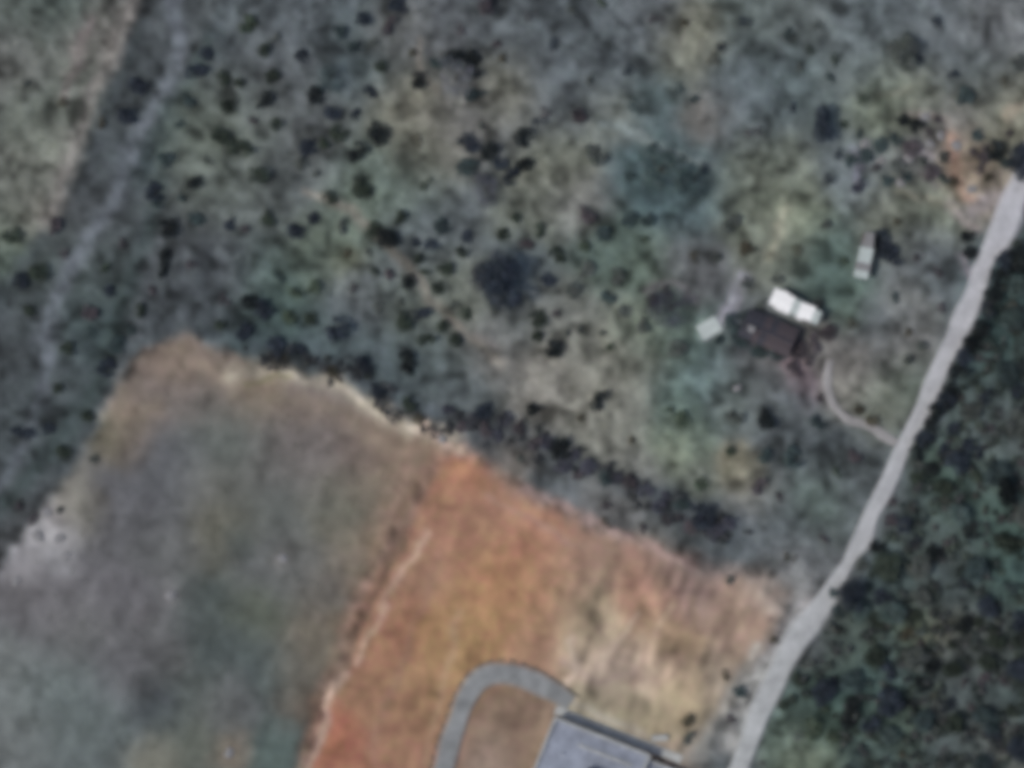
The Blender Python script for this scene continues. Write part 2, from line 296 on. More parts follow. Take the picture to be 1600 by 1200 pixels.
STROKES = [   # way, width, colour, strength
    ([(330,60),(290,140),(255,240),(238,330),(195,470),(150,600),(60,720),(-40,830),(-200,1000)], 17, (58,70,70), .6), ([(222,30),(190,110),(150,200),(118,262),(60,385),(0,470),(-200,700)], 11, (60,68,70), .55),
    ([(400,545),(470,562),(560,590),(640,648),(720,664),(800,672),(870,708),(940,745),(1010,770),(1095,808),(1150,835)], 20, (66,73,79), .7),
    ([(240,-150),(205,0),(170,90),(135,180),(105,260),(75,340)], 14, (124,122,119), .75),
    ([(140,30),(118,100),(98,160)], 9, (121,114,113), .6),
    ([(262,-200),(272,0),(278,50),(265,120),(215,210),(182,300),(165,330),(110,420),(75,500),(70,560)], 12, (98,105,112), .75),
    ([(75,560),(60,640),(20,720),(-60,800)], 11, (90,96,104), .45),
    ([(280,560),(400,605),(480,635),(560,660),(640,705)], 26, (128,117,104), .55), ([(200,650),(250,640)], 16, (130,120,106), .5),
    (EDGE, 13, (156,151,138), .8), ([(390,602),(425,592),(455,590)], 5, (104,102,80), .7),
    ([(660,672),(690,690),(720,700)], 9, (166,150,138), .8),
    ([(940,190),(1000,212),(1050,237),(1112,257)], 8, (116,127,127), .8),
    ([(664,835),(628,898),(596,960),(560,1030)], 6, (176,154,136), .7),
    (DITCH, 6, (108,94,82), .7), ([(540,1048),(503,1138),(474,1210)], 6, (172,154,140), .7),
    ([(1105,520),(1140,482),(1162,430)], 8, (142,144,153), .9),
    ([(1180,1005),(1150,1065),(1128,1115)], 7, (160,158,150), .8), ([(1215,985),(1180,1040)], 5, (92,90,92), .6),
    ([(1165,1050),(1140,1090)], 5, (94,96,98), .6),
    ([(1485,315),(1505,345),(1530,360)], 8, (146,140,138), .8),
    ([(1225,320),(1205,400)], 7, (136,136,122), .7),
    ([(890,1100),(960,1130),(1040,1170)], 7, (150,148,142), .5),
    ([(895,1000),(905,1040),(890,1070)], 6, (186,172,156), .7), ([(930,1060),(960,1000),(1000,960)], 5, (172,158,142), .5), ([(1010,1040),(1035,985),(1050,950)], 6, (180,160,138), .5),
    ([(985,1075),(1010,1000)], 5, (138,120,104), .5), ([(945,1000),(930,960),(940,920)], 5, (140,126,110), .5), ([(1075,1040),(1090,980),(1080,940)], 6, (128,110,92), .5),
    ([(690,870),(640,1000),(600,1120),(580,1200)], 8, (138,112,98), .45), ([(720,960),(690,1060),(670,1190)], 7, (164,142,118), .45), ([(760,770),(850,830),(960,870)], 6, (146,122,112), .45),
    ([(820,760),(900,800),(1000,850),(1090,880)], 7, (150,130,126), .5), ([(880,1030),(930,1060),(990,1050)], 5, (140,124,120), .4), ([(640,700),(625,760),(600,830)], 6, (142,122,110), .5),
    ([(700,1200),(720,1130),(745,1060)], 4, (92,86,78), .0), ([(1420,180),(1455,180),(1480,195)], 6, (150,142,138), .6), ([(1490,220),(1500,290),(1520,310)], 11, (156,130,116), .6), ([(1520,330),(1560,310),(1585,330)], 12, (164,158,160), .7), ([(1330,235),(1345,250),(1340,280)], 7, (124,124,140), .6),
    ([(1405,250),(1430,235),(1460,240)], 5, (138,134,140), .6), ([(1400,300),(1450,310),(1490,320)], 6, (130,130,118), .6), ([(1440,270),(1460,290)], 6, (86,80,84), .6), ([(1380,150),(1420,140)], 8, (130,134,122), .6), ([(1570,180),(1600,170)], 9, (142,132,118), .6),
    ([(1195,1040),(1165,1100),(1140,1160)], 22, (142,143,141), .75), ([(1260,945),(1215,1010)], 18, (136,134,135), .65),
    ([(1235,560),(1258,590),(1262,615)], 22, (100,86,94), .6), ([(1150,500),(1170,540)], 18, (66,70,86), .5),
    ([(1500,400),(1525,440)], 7, (134,132,140), .8),
    ([(660,60),(662,120),(690,150)], 6, (128,124,116), .5), ([(690,500),(780,540)], 6, (118,114,112), .5),
    ([(480,300),(570,350),(660,450),(720,520),(790,565)], 8, (122,119,112), .7), ([(1010,455),(1050,440),(1085,465)], 6, (118,116,120), .7),
]
K_ALB = 1.12
def ground_color(X, Y):
    A, B = warp(X, Y, 7)
    c = rbf(A, B, P_SCRUB * np.array([1, 1, 1, .915, .945, .925]), (88, 95, 98))
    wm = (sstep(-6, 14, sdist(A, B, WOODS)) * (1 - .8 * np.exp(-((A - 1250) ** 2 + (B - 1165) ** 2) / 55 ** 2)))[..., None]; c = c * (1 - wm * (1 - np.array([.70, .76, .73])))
    for poly, P, base in ((ROAD, P_ROAD * np.array([1, 1, 1, .84, .85, .82]), (64, 71, 76)), (FIELD, P_FIELD * np.array([1, 1, 1, .955, .935, .915]), (98, 102, 104)), (SOIL, P_SOIL * np.array([1, 1, 1, .93, .93, .90]), (145, 120, 105))):
        sf = 28 if poly is SOIL else 13
        m = sstep(-sf, sf, sdist(A, B, poly))[..., None]
        if m.max() > 0: c = c * (1 - m) + rbf(A, B, P, base) * m
    for way, w, rgb, s in STROKES:
        dd = seg_dist(A, B, spline(way, 5))
        m = (s * np.exp(-(dd / w) ** 2) * (1 + 0.25 * vn(X, Y, 20, 8)))[..., None]
        c = c * (1 - m) + lin(soften(rgb, 1.0)) * m
    wx2 = X + 9 * vn(X, Y, 22, 4); wy2 = Y + 9 * vn(X, Y, 22, 5)
    ridge = 1 - np.abs(vn(wx2, wy2, 34, 6))
    v = 1 + 0.20 * vn(wx2, wy2, 40, 9) + 0.50 * vn(wx2, wy2, 19, 10) + 0.28 * vn(X, Y, 10, 11) + 0.55 * (ridge - 0.60)
    bare = np.maximum(sstep(0, 15, sdist(X, Y, SOIL)), sstep(0, 15, sdist(X, Y, FIELD)))
    sa = X * .94 + Y * .34; sb = (Y * .94 - X * .34) * .22
    streak = (0.30 * vn(sa, sb, 13, 3) + 0.24 * vn(sa, sb, 30, 7)) * bare
    v = v + streak
    rough = sstep(830, 960, X + .25 * (Y - 950)) * sstep(0, 25, sdist(X, Y, SOIL))
    v = v + rough * (0.12 + 0.8 * vn(wx2, wy2, 26, 2) + 1.0 * vn(sa, sb * 1.6, 12, 5))
    c = c * (1 - .12 * rough[..., None]) + c.mean(-1, keepdims=True) * np.array([1.1, 1.0, .88]) * .12 * rough[..., None]
    v = np.maximum(.35, 1 + (v - 1) * (1 - 0.66 * bare))
    return np.clip(c * v[..., None] * K_ALB, 0.005, 0.9)

# ------------------------------------------------------------------ ground, split among the kinds of surface
STEP = 4
xs = np.arange(-236, 1837, STEP); ys = np.arange(-236, 1437, STEP)
GX, GY = np.meshgrid(xs, ys)
GZ = height(GX, GY); GC = ground_color(GX.astype(float), GY.astype(float))
VX, VY = (GX - 800) * S, (600 - GY) * S
nx, ny = len(xs), len(ys)
cx, cy = np.meshgrid(xs[:-1] + STEP / 2, ys[:-1] + STEP / 2)
wa, wb = warp(cx, cy, 7)
reg = np.zeros(cx.shape, int)
for k, poly in ((1, ROAD), (2, FIELD), (3, SOIL)): reg[inside(wa, wb, poly)] = k
I = np.arange(nx * ny).reshape(ny, nx)
Q = np.stack([I[:-1, :-1], I[1:, :-1], I[1:, 1:], I[:-1, 1:]], -1)
allV = np.stack([VX, VY, GZ], -1).reshape(-1, 3); allC = GC.reshape(-1, 3)
def sample(G, X, Y):
    u = np.clip((np.asarray(X, float) - xs[0]) / STEP, 0, nx - 1.001); v = np.clip((np.asarray(Y, float) - ys[0]) / STEP, 0, ny - 1.001)
    i = u.astype(int); j = v.astype(int); f = u - i; h = v - j
    if G.ndim == 3: f = f[..., None]; h = h[..., None]
    return (G[j, i] * (1 - f) + G[j, i + 1] * f) * (1 - h) + (G[j + 1, i] * (1 - f) + G[j + 1, i + 1] * f) * h
def gheight(X, Y): return sample(GZ, X, Y)
def gcolor(X, Y): return sample(GC, X, Y)
def H(px, py): return float(sample(GZ, np.array([px]), np.array([py]))[0])
def region_mesh(name, k, extra=None):
    F = Q[reg == k]
    u, inv = np.unique(F.ravel(), return_inverse=True)
    V = allV[u]; C = allC[u]; F = inv.reshape(-1, 4)
    if extra is not None:
        F = np.concatenate([F, extra[1] + len(V)]); V = np.concatenate([V, extra[0]]); C = np.concatenate([C, extra[2]])
    me = fast_mesh(name, V, F, True); set_col(me, C); return me
# the land beyond: rings out to the horizon
x0, x1, y0, y1 = VX.min(), VX.max(), VY.min(), VY.max()
bnd = [(x, y0) for x in VX[0]] + [(x1, y) for y in VY[::-1, 0]][1:] + [(x, y1) for x in VX[0][::-1]][1:] + [(x0, y) for y in VY[:, 0]][1:-1]
bnd = np.array(bnd); n = len(bnd)
bpx, bpy_ = bnd[:, 0] / S + 800, 600 - bnd[:, 1] / S
bz = height(bpx, bpy_); bc = ground_color(bpx, bpy_)
Vr, Cr = [np.column_stack([bnd, bz])], [bc]
for f, mixf in ((1.02, .5), (1.06, 1), (3, 1), (40, 1)):
    b2 = bnd * f; Vr.append(np.column_stack([b2, bz * max(0, 1.3 - f * .3) - (f > 2) * .5])); Cr.append(bc * (1 - mixf) + lin((90, 97, 96)) * mixf)
Fr = []
for r in range(4):
    a = np.arange(n) + r * n; b = np.roll(np.arange(n), -1) + r * n
    Fr.append(np.stack([a, a + n, b + n, b], -1))
obj('ground', region_mesh('ground', 0, (np.concatenate(Vr), np.concatenate(Fr), np.concatenate(Cr))), M_ground, kind='structure', label='grey-green scrubland ground with dry and grassy patches')
obj('road', region_mesh('road', 1), M_road, kind='structure', label='wide dark grey rough track with a paler worn strip')
obj('field', region_mesh('field', 2), M_field, kind='structure', label='bare grey field plot with a sandy upper edge')
obj('bare_soil', region_mesh('bare_soil', 3), M_soil, kind='structure', label='cleared orange soil plot above the flat-roofed house')

def ribbon(name, pts, mat, rgbs, lift, jit, skirt, **props):
    P = spline(pts, 10); n = len(P); V = []; C = []
    offs = (-1.0, -0.6, -0.2, 0.2, 0.6, 1.0)
    for i, p in enumerate(P):
        t = P[min(i + 1, n - 1)][:2] - P[max(i - 1, 0)][:2]; t = t / np.hypot(*t); nr = np.array([-t[1], t[0]])
        wl = p[2] / 2 * (1 + jit * vn(i, 0, 6.3, 3)); wr = p[2] / 2 * (1 + jit * vn(i, 9, 6.3, 4))
        base = rgbs[0] if len(rgbs) == 1 else np.array(rgbs[0]) * (1 - i / n) + np.array(rgbs[1]) * (i / n)
        for k, o in enumerate((-1.0,) + offs + (1.0,)):
            q = p[:2] + nr * (o * (wl if o < 0 else wr))
            z = H(q[0], q[1])
            z += lift * (1 - 0.55 * abs(o)) if 0 < k < 7 else -skirt
            V.append((*W(*q), z))
            wear = 0.97 - 0.13 * math.exp(-(o / .22) ** 2) + 0.10 * float(vn(i, o * 3, 3.0, 6)) + 0.07 * float(vn(i, o * 3, 1.1, 7))
            e_ = 0.7 if abs(o) > .9 else 0.0
            C.append(lin(base) * wear * K_ALB * (1 - e_) + e_ * gcolor(np.array([q[0]]), np.array([q[1]]))[0])
    F = []
    for i in range(n - 1):
        for k in range(7):
            a = i * 8 + k; F.append((a, a + 1, a + 9, a + 8))
    me = new_mesh(name, V, F, True); set_col(me, np.clip(np.array(C), 0.01, 0.85))
    return obj(name, me, mat, **props)
ribbon('lane', LANE, M_lane, [(172, 174, 181), (158, 163, 164)], 0.06, 0.42, 0.15, kind='structure', label='narrow pale lane running down the east side')
ribbon('footpath', FOOT, M_lane, [(140, 140, 141)], 0.06, 0.30, 0.12, kind='structure', label='thin pale footpath branching off the lane')
dr = ribbon('driveway', DRIVE, M_drive, [(124, 128, 130)], 0.08, 0.14, 0.12, kind='structure', label='curved grey driveway bending round a soil bed')
# kerb on the outer side of the driveway, one stone after another
M_kerb = mat_plain('kerb_stone', (0.14, 0.13, 0.115), 0.9)
kp = spline([(p[0], p[1]) for p in DRIVE], 14); kw = spline([(p[2], 0) for p in DRIVE], 14)
acc = 0.0; last = None
kerb_me = MB().box(-0.46, 0.46, -0.09, 0.09, -0.2, 0.14).mesh('kerb_stone', 0.02)
for i in range(1, len(kp)):
    t = kp[i] - kp[i - 1]; L = np.hypot(*t); acc += L * S
    if acc < 0.98: continue
    acc = 0.0; t = t / L; nr = np.array([t[1], -t[0]])
    q = kp[i] + nr * (kw[i][0] / 2 + 1.6)
    k = obj('kerb_stone', kerb_me, M_kerb, dr, (*W(*q), H(*q)), math.atan2(-t[1], t[0]) + float(rng.normal(0, .02)))

# ------------------------------------------------------------------ buildings
M_conc = mat_plain('blue_grey_concrete', (0.235, 0.265, 0.325), 0.85, 0.34, 0.45)
M_parapet = mat_plain('pale_render', (0.38, 0.40, 0.40), 0.85, 0.25, 0.6)
M_wall = mat_plain('cream_wall', (0.46, 0.44, 0.40), 0.85, 0.1, 0.8)
M_dark = mat_plain('dark_metal', (0.03, 0.035, 0.05), 0.5, 0.2)
M_white = mat_plain('white_sheet', (0.80, 0.82, 0.83), 0.5, 0.16, 1.0)
M_pale = mat_plain('pale_sheet', (0.42, 0.48, 0.48), 0.6, 0.14, 1.2)
M_slate = mat_plain('dark_slate', (0.044, 0.046, 0.058), 0.85, 0.4, 0.9)
M_rust = mat_plain('purple_brown_tile', (0.066, 0.058, 0.066), 0.85, 0.35, 1.2)
M_glass = mat_plain('window_glass', (0.03, 0.04, 0.05), 0.1, 0.05)
M_wood = mat_plain('weathered_wood', (0.16, 0.13, 0.11), 0.85, 0.25, 2.0)
M_stone = mat_plain('pale_stone', (0.22, 0.225, 0.235), 0.9, 0.2, 1.5)
def empty(name, loc, rz, label, cat, group=None):
    o = obj(name, None, loc=loc, rz=rz, label=label, category=cat)
    if group: o['group'] = group
    return o
def part(name, mb, mat, parent, bevel=0.0, **kw): return obj(name, mb.mesh(name, bevel), mat, parent, **kw)

def win(parent, x, y, z, w, h, ax, out):
    """a window with frame, pane and sill on a wall: ax 'x' = wall runs along x, out = +-1 outward"""
    fr = MB(); pn = MB(); sl = MB()
    def bx(mb, a0, a1, o0, o1, z0, z1):
        o0, o1 = sorted((o0 * out, o1 * out))
        mb.box(x + a0, x + a1, y + o0, y + o1, z0, z1) if ax == 'x' else mb.box(x + o0, x + o1, y + a0, y + a1, z0, z1)
    bx(fr, -w/2, -w/2 + .07, -.02, .05, z, z + h); bx(fr, w/2 - .07, w/2, -.02, .05, z, z + h)
    bx(fr, -w/2 + .07, w/2 - .07, -.02, .05, z, z + .07); bx(fr, -w/2 + .07, w/2 - .07, -.02, .05, z + h - .07, z + h)
    f = part('window', fr, M_parapet, parent)
    bx(pn, -w/2 + .07, w/2 - .07, .003, .015, z + .07, z + h - .07); part('pane', pn, M_glass, f)
    bx(sl, -w/2 - .05, w/2 + .05, .002, .12, z - .06, z - .003); part('sill', sl, M_parapet, f)

# flat-roofed house at the bottom edge; local x runs down-right along its upper front, local -y runs down
ux, uy = 0.93, -0.37; hang = math.atan2(uy, ux)
hx, hy = W(868, 1121)
h0 = H(940, 1180) - 0.1
house = empty('house', (hx, hy, h0), hang, 'flat-roofed blue-grey house cut by the bottom edge of the picture', 'house')
LX, LY, HT = 10.8, 13.0, 2.5
part('wall', MB().box(0, LX, -LY, 0, -0.3, HT - 0.25), M_wall, house)
ledge = part('roof_slab', MB().box(-0.25, LX + 0.25, -LY - 0.25, 0.25, HT - 0.247, HT), M_conc, house, 0.02)
for a in ((-0.25, LX + .25, 0.0, 0.25, HT + .003, HT + 0.42), (-0.25, 0.0, -LY, -0.003, HT + .003, HT + 0.42), (LX, LX + 0.25, -LY, -0.003, HT + .003, HT + 0.42)):
    part('parapet', MB().box(*a), M_parapet, ledge, 0.02)
part('upturn', MB().box(3.3, 9.6, -1.75, -1.5, HT + .003, HT + 0.30), M_parapet, ledge, 0.02)
part('roof_walkway', MB().box(3.2, 9.9, -1.45, -0.95, HT + .003, HT + 0.05), M_conc, ledge)
part('stair_hatch', MB().box(5.3, 7.2, -4.8, -3.5, HT + .003, HT + 0.95), M_dark, ledge, 0.03)
part('hatch_cap', MB().box(5.15, 7.35, -4.95, -3.35, HT + .953, HT + 1.03), M_dark, ledge, 0.02)
part('vent_pipe', MB().tube([(2.0, -3.2, HT), (2.0, -3.2, HT + .8)], [.09, .09], 8), M_parapet, ledge)
for x in (1.9, 5.4, 8.9): win(house, x, 0.0, 0.9, 1.3, 1.2, 'x', 1)
dm = part('door', MB().box(3.2, 4.15, -0.01, 0.04, 0.0, 2.1), M_wood, house)
part('handle', MB().box(4.0, 4.05, 0.042, 0.09, 1.0, 1.14), M_dark, dm)
part('apron', MB().box(-0.3, LX + 5.0, 0.26, 1.25, -0.25, 0.16), M_parapet, house, 0.02)
# lower annex to its right
annex = empty('annex', (hx, hy, h0), hang, 'low grey-blue terrace annex beside the flat-roofed house', 'annex')
part('wall', MB().box(LX + .3, LX + 5.2, -8, -0.6, -0.3, 1.5), M_wall, annex)
part('roof_slab', MB().box(LX + .3, LX + 5.4, -8.1, -0.4, 1.503, 1.7), M_conc, annex, 0.02)
part('parapet', MB().box(LX + .3, LX + 5.4, -0.6, -0.35, 1.703, 1.9), M_parapet, annex, 0.02)
# pale block on the soil beside it
bx_, by_ = W(1031, 1153)
t = empty('concrete_block', (bx_, by_, H(1031, 1153)), 0.05, 'short pale concrete block lying on soil above the annex', 'block')
part('body', MB().box(-0.85, 0.85, -0.28, 0.28, -0.1, 0.42), M_stone, t, 0.04)
part('cap', MB().box(-0.9, 0.9, -0.33, 0.33, 0.423, 0.5), M_parapet, t, 0.02)

# white-roofed shed, roof in separate ribbed sheets
def sheet_mesh(name, w, l, ribs=6, amp=0.025):
    V = []; F = []; n = ribs * 4
    for i in range(n + 1):
        x = -w / 2 + w * i / n; z = amp * math.cos(2 * math.pi * i / 4)
        V += [(x, -l / 2, z + .012), (x, l / 2, z + .012), (x, -l / 2, z - .012), (x, l / 2, z - .012)]
    for i in range(n):
        a = i * 4; b = a + 4
        F += [(a, b, b + 1, a + 1), (a + 3, b + 3, b + 2, a + 2), (a, a + 2, b + 2, b), (a + 1, b + 1, b + 3, a + 3)]
    return new_mesh(name, V, F)
ang = -math.atan2(36, 80)
wx, wy = W(1240, 481); wz = H(1240, 481)
shed = empty('shed', (wx, wy, wz), ang, 'bright white-roofed shed against the dark slate cottage', 'shed')
shed.scale = (.9, .88, .9)
part('wall', MB().box(-2.9, 2.9, -0.8, 0.8, -0.2, 2.25), M_wall, shed)
sm = sheet_mesh('roof_sheet', 0.93, 2.5); tilt = math.radians(6)
sheets = []
for i in range(7):
    if i in (3, 6): sm = sheet_mesh('roof_sheet', 0.93, 2.5)
    elif i in (4,): sm = sheets[0]
    if i == 0: sheets.append(sm)
    o = obj('roof_sheet', sm, M_pale if i in (3, 6) else M_white, shed, (-2.73 + i * 0.91, 0.0, 2.52 + 0.028 * (i % 2)))
    o.scale = (1, (0.86, 1.0, 0.93, 0.8, 0.85, 0.78, 0.7)[i], 1); o.location.y = (0.1, 0.05, -0.05, 0.0, -0.1, 0.05, -0.05)[i]
    o.rotation_euler = (tilt + float(rng.normal(0, .03)), float(rng.normal(0, .03)), float(rng.normal(0, .03)))
part('door', MB().box(-0.5, 0.5, 0.802, 0.85, 0, 1.95), M_wood, shed)
win(shed, 1.8, 0.8, 1.0, 0.9, 0.8, 'x', 1)
# dark cottage
cx_, cy_ = W(1198, 520)
cot = empty('cottage', (cx_, cy_, H(1196, 527)), ang, 'low cottage with dark blue slate roof below the white-roofed shed', 'cottage')
A, B_, E, R = 2.6, 1.4, 1.9, 2.5
part('wall', MB().box(-A, A, -B_, B_, -0.2, E), M_wall, cot)
for s in (-1, 1):
    gb = MB()
    gb.v += [(s * (A - .05), -B_, E - .01), (s * (A - .05), B_, E - .01), (s * (A - .05), 0, R - .08)]; gb.f.append([len(gb.v) - 3, len(gb.v) - 2, len(gb.v) - 1])
    part('gable', gb, M_wall, cot)
sl_len = math.hypot(B_ + .25, R - E + .12)
pitch = math.atan2(R - E + .12, B_ + .25)
strip = MB().box(-0.365, 0.365, -sl_len / 2, sl_len / 2, -0.03, 0.03).mesh('roof_panel', 0.008)
for s in (-1, 1):
    for i in range(8):
        mt = M_slate if i + (s < 0) < 5 and (i * 3 + s) % 5 else M_rust
        me = strip if mt is M_slate else strip.copy()
        if mt is M_rust: me.materials.clear()
        o = obj('roof_panel', me, mt, cot, (-2.59 + i * 0.74, s * (B_ + .25) / 2, (R + E - .12) / 2 + 0.05 + float(rng.normal(0, .008))))
        o.rotation_euler = (-s * pitch, 0, 0)
part('ridge_cap', MB().tube([(-A - .15, 0, R + .08), (A + .15, 0, R + .08)], [.12, .12], 8), M_slate, cot)
ch = part('chimney', MB().box(-2.2, -1.6, -0.75, -0.2, R - .7, R + .7), M_rust, cot, 0.02)
part('chimney_cap', MB().box(-2.28, -1.52, -0.83, -0.12, R + .703, R + .78), M_stone, ch)
win(cot, -1.5, -B_, 0.9, 1.0, 1.0, 'x', -1); win(cot, 1.9, -B_, 0.9, 1.0, 1.0, 'x', -1)
part('door', MB().box(0.2, 1.1, -B_ - .045, -B_ - .003, 0, 2.0), M_wood, cot)
# pale narrow shed
px_, py_ = W(1349, 400)
ps = empty('shed', (px_, py_, H(1349, 400)), math.radians(78), 'narrow pale shed standing among green grass, dark shrubs beside it', 'shed')
part('wall', MB().box(-2.35, 2.35, -0.5, 0.5, -0.2, 1.85), M_wood, ps)
sm2 = sheet_mesh('roof_sheet', 0.86, 1.5, 6)
for i in range(6):
    if i in (1, 4): sm2 = sheet_mesh('roof_sheet', 0.86, 1.5, 6)
    elif i == 2: sm2 = sheet_mesh('roof_sheet', 0.86, 1.5, 6)
    o = obj('roof_sheet', sm2, M_stone if i in (1, 4) else M_pale, ps, (-2.1 + i * 0.84, 0, 2.08 + 0.026 * (i % 2))); o.rotation_euler = (math.radians(-5), float(rng.normal(0, .03)), float(rng.normal(0, .02))); o.scale.y = (1.05, 1.1, 1.0, 1.0, .85, .7)[i]
part('door', MB().box(0.4, 1.2, 0.503, 0.55, 0, 1.7), M_dark, ps)
# pale slab by the grey tree
qx, qy = W(1108, 513)
t = empty('concrete_slab', (qx, qy, H(1108, 513)), 0.5, 'small bright pale slab on the grass west of the slate cottage', 'slab')
part('base', MB().box(-1.15, 1.15, -0.85, 0.85, -0.1, 0.22), M_stone, t, 0.03)
part('top', MB().box(-1.2, 1.2, -0.9, 0.9, 0.223, 0.30), M_pale, t, 0.02)
# white-grey stones on the field
def rock_mesh(seed):
    import bmesh
    r = np.random.default_rng(seed); bm = bmesh.new(); bmesh.ops.create_icosphere(bm, subdivisions=2, radius=1)
    ax = r.normal(size=(7, 3)); ax /= np.linalg.norm(ax, axis=1)[:, None]; cut = r.uniform(.55, .85, 7)
    for v in bm.verts:
        for a, c in zip(ax, cut):
            dd = v.co.dot(Vector(a))
            if dd > c: v.co -= Vector(a) * (dd - c)
    me = bpy.data.meshes.new('rock'); bm.to_mesh(me); bm.free(); return me
rocks = [rock_mesh(40 + i) for i in range(5)]
ROCKS = [(72,800,11,'topmost in the pale stony patch by the dark track'),(58,838,13,'at the track side of the pale stony patch'),(92,842,12,'in the middle of the pale stony patch'),
    (104,868,10,'at the field side of the pale stony patch'),(24,908,10,'below the pale stony patch, at the track edge'),(440,872,10,'alone near the middle of the grey field'),
    (266,930,12,'pale and round, alone low in the grey field'),(358,1176,11,'near the bottom edge, left of the orange soil'),(690,684,10,'at the tip of the orange soil'),
    (1152,607,9,'below the pale slab, east of the grassy clearing'),(1446,183,11,'above the brown shrubs near the lane top'),(1420,247,11,'lowest but one in the cluttered yard, between black shrubs'),(1452,224,10,'beside the purplish shrub in the cluttered yard'),(1352,226,11,'between two blue-black shrubs at the west side of the cluttered yard'),(1378,250,11,'south of the dark shrub pair in the cluttered yard'),(1494,226,11,'at the north end of the pinkish soil'),(1408,285,10,'lowest in the cluttered yard'),(1518,296,11,'at the south end of the pinkish soil'),(1470,212,9,'small, north-west of the pinkish soil')]
for i, (x, y, r, where) in enumerate(ROCKS):
    o = obj('rock', rocks[i % 5], M_stone, None, (*W(x, y), H(x, y) + 0.03), float(rng.uniform(0, 6)), label='pale rock ' + where, category='rock', group='pale rocks lying about')
    k = r * S * 0.95; o.scale = (k, k * .8, k * .35)

# ------------------------------------------------------------------ shrubs and trees
def leaf_cloud(r, cent, rad, n_leaf, leaf, up=0.25):
    cent = np.asarray(cent); rad = np.asarray(rad)
    w = rad ** 2 / (rad ** 2).sum(); k = r.choice(len(cent), n_leaf, p=w)
    dv = r.normal(size=(n_leaf, 3)); dv[:, 2] += up; dv /= np.linalg.norm(dv, axis=1)[:, None]
    pos = cent[k] + dv * (rad[k] * r.uniform(.55, 1.08, n_leaf))[:, None]
    nr = dv + r.normal(scale=.55, size=(n_leaf, 3)); nr /= np.linalg.norm(nr, axis=1)[:, None]
    a = np.cross(nr, r.normal(size=(n_leaf, 3))); a /= np.linalg.norm(a, axis=1)[:, None] + 1e-9
    b = np.cross(nr, a); s = leaf * r.uniform(.6, 1.4, n_leaf)
    A = a * s[:, None]; Bv = b * (s * r.uniform(.45, .8, n_leaf))[:, None]
    V = np.stack([pos - A, pos - Bv + nr * (s * .15)[:, None], pos + A, pos + Bv + nr * (s * .15)[:, None]], 1)
    lob = r.uniform(.75, 1.3, len(cent))[k]
    t = lob * r.uniform(.65, 1.4, n_leaf)
    return V, t, nr
def crown_mesh(name, seed, n_leaf, leaf, lobes, zc=0.72, squash=0.8, spread=0.74, gap=0.0):
    r = np.random.default_rng(seed)
    cent = []; rad = []
    for i in range(lobes):
        a = 2 * math.pi * (i + r.uniform(-.4, .4)) / lobes; q = spread * r.uniform(.55, 1.1) if i else 0
        cent.append((q * math.cos(a), q * math.sin(a), zc + squash * r.uniform(-.35, .45))); rad.append(r.uniform(.20, .50))
    V, t, nr = leaf_cloud(r, cent, rad, n_leaf, leaf)
    V[:, :, 2] = np.maximum(V[:, :, 2], 0.04)
    F = np.arange(n_leaf * 4).reshape(-1, 4)
    me = fast_mesh(name, V.reshape(-1, 3), F)
    C = np.repeat(t, 4)[:, None] * np.repeat(1 + r.normal(scale=.06, size=(n_leaf, 3)), 4, 0)
    set_col(me, np.clip(C, .3, 2)); return me, cent
def stem_mesh(name, seed, cent, thick):
    r = np.random.default_rng(seed); mb = MB()
    mb.tube([(0, 0, -.1), (.03, .02, .3), (0.02, -.02, .6)], [thick * 1.4, thick, thick * .7], 6)
    for c in cent[:6]:
        m = np.array(c) * .5 + r.normal(scale=.05, size=3); m[2] = c[2] * .55
        mb.tube([(0, 0, .12), tuple(m), tuple(c)], [thick * .8, thick * .5, thick * .15], 5)
    return mb.mesh(name)
KINDS = {}
for i in range(6):
    c, ce = crown_mesh('crown', 200 + i, 420, 0.115, 7 + i % 3); KINDS['s%d' % i] = (c, stem_mesh('stem', 300 + i, ce, .045))
for i in range(3):
    c, ce = crown_mesh('crown', 230 + i, 2600, 0.052, 13 + i * 2, zc=1.0, squash=.75, spread=.68); KINDS['t%d' % i] = (c, stem_mesh('trunk', 330 + i, ce, .05))
for i in range(2):   # thin-leaved, see-through
    c, ce = crown_mesh('crown', 250 + i, 900, 0.045, 15, zc=1.0, squash=.8, spread=.7); KINDS['b%d' % i] = (c, stem_mesh('trunk', 350 + i, ce, .035))
copies = {}
def mesh_of(kind, tone):
    if (kind, tone) not in copies:
        c = KINDS[kind][0].copy(); c.materials.clear(); c.materials.append(M_leaf[tone]); copies[(kind, tone)] = c
    return copies[(kind, tone)]
def plant(name, x, y, r, tone, kind, label, cat, group, sx=1.0, sy=1.0, hz=1.0, rot=None):
    e = empty(name, (*W(x, y), H(x, y) - 0.04), rng.uniform(0, 6.28) if rot is None else rot, label, cat, group)
    k = r * S * 1.14
    obj('crown', mesh_of(kind, tone), None, e); obj('stem' if kind[0] == 's' else 'trunk', KINDS[kind][1], M_bark, e)
    e.scale = (k * sx, k * sy, k * hz); return e

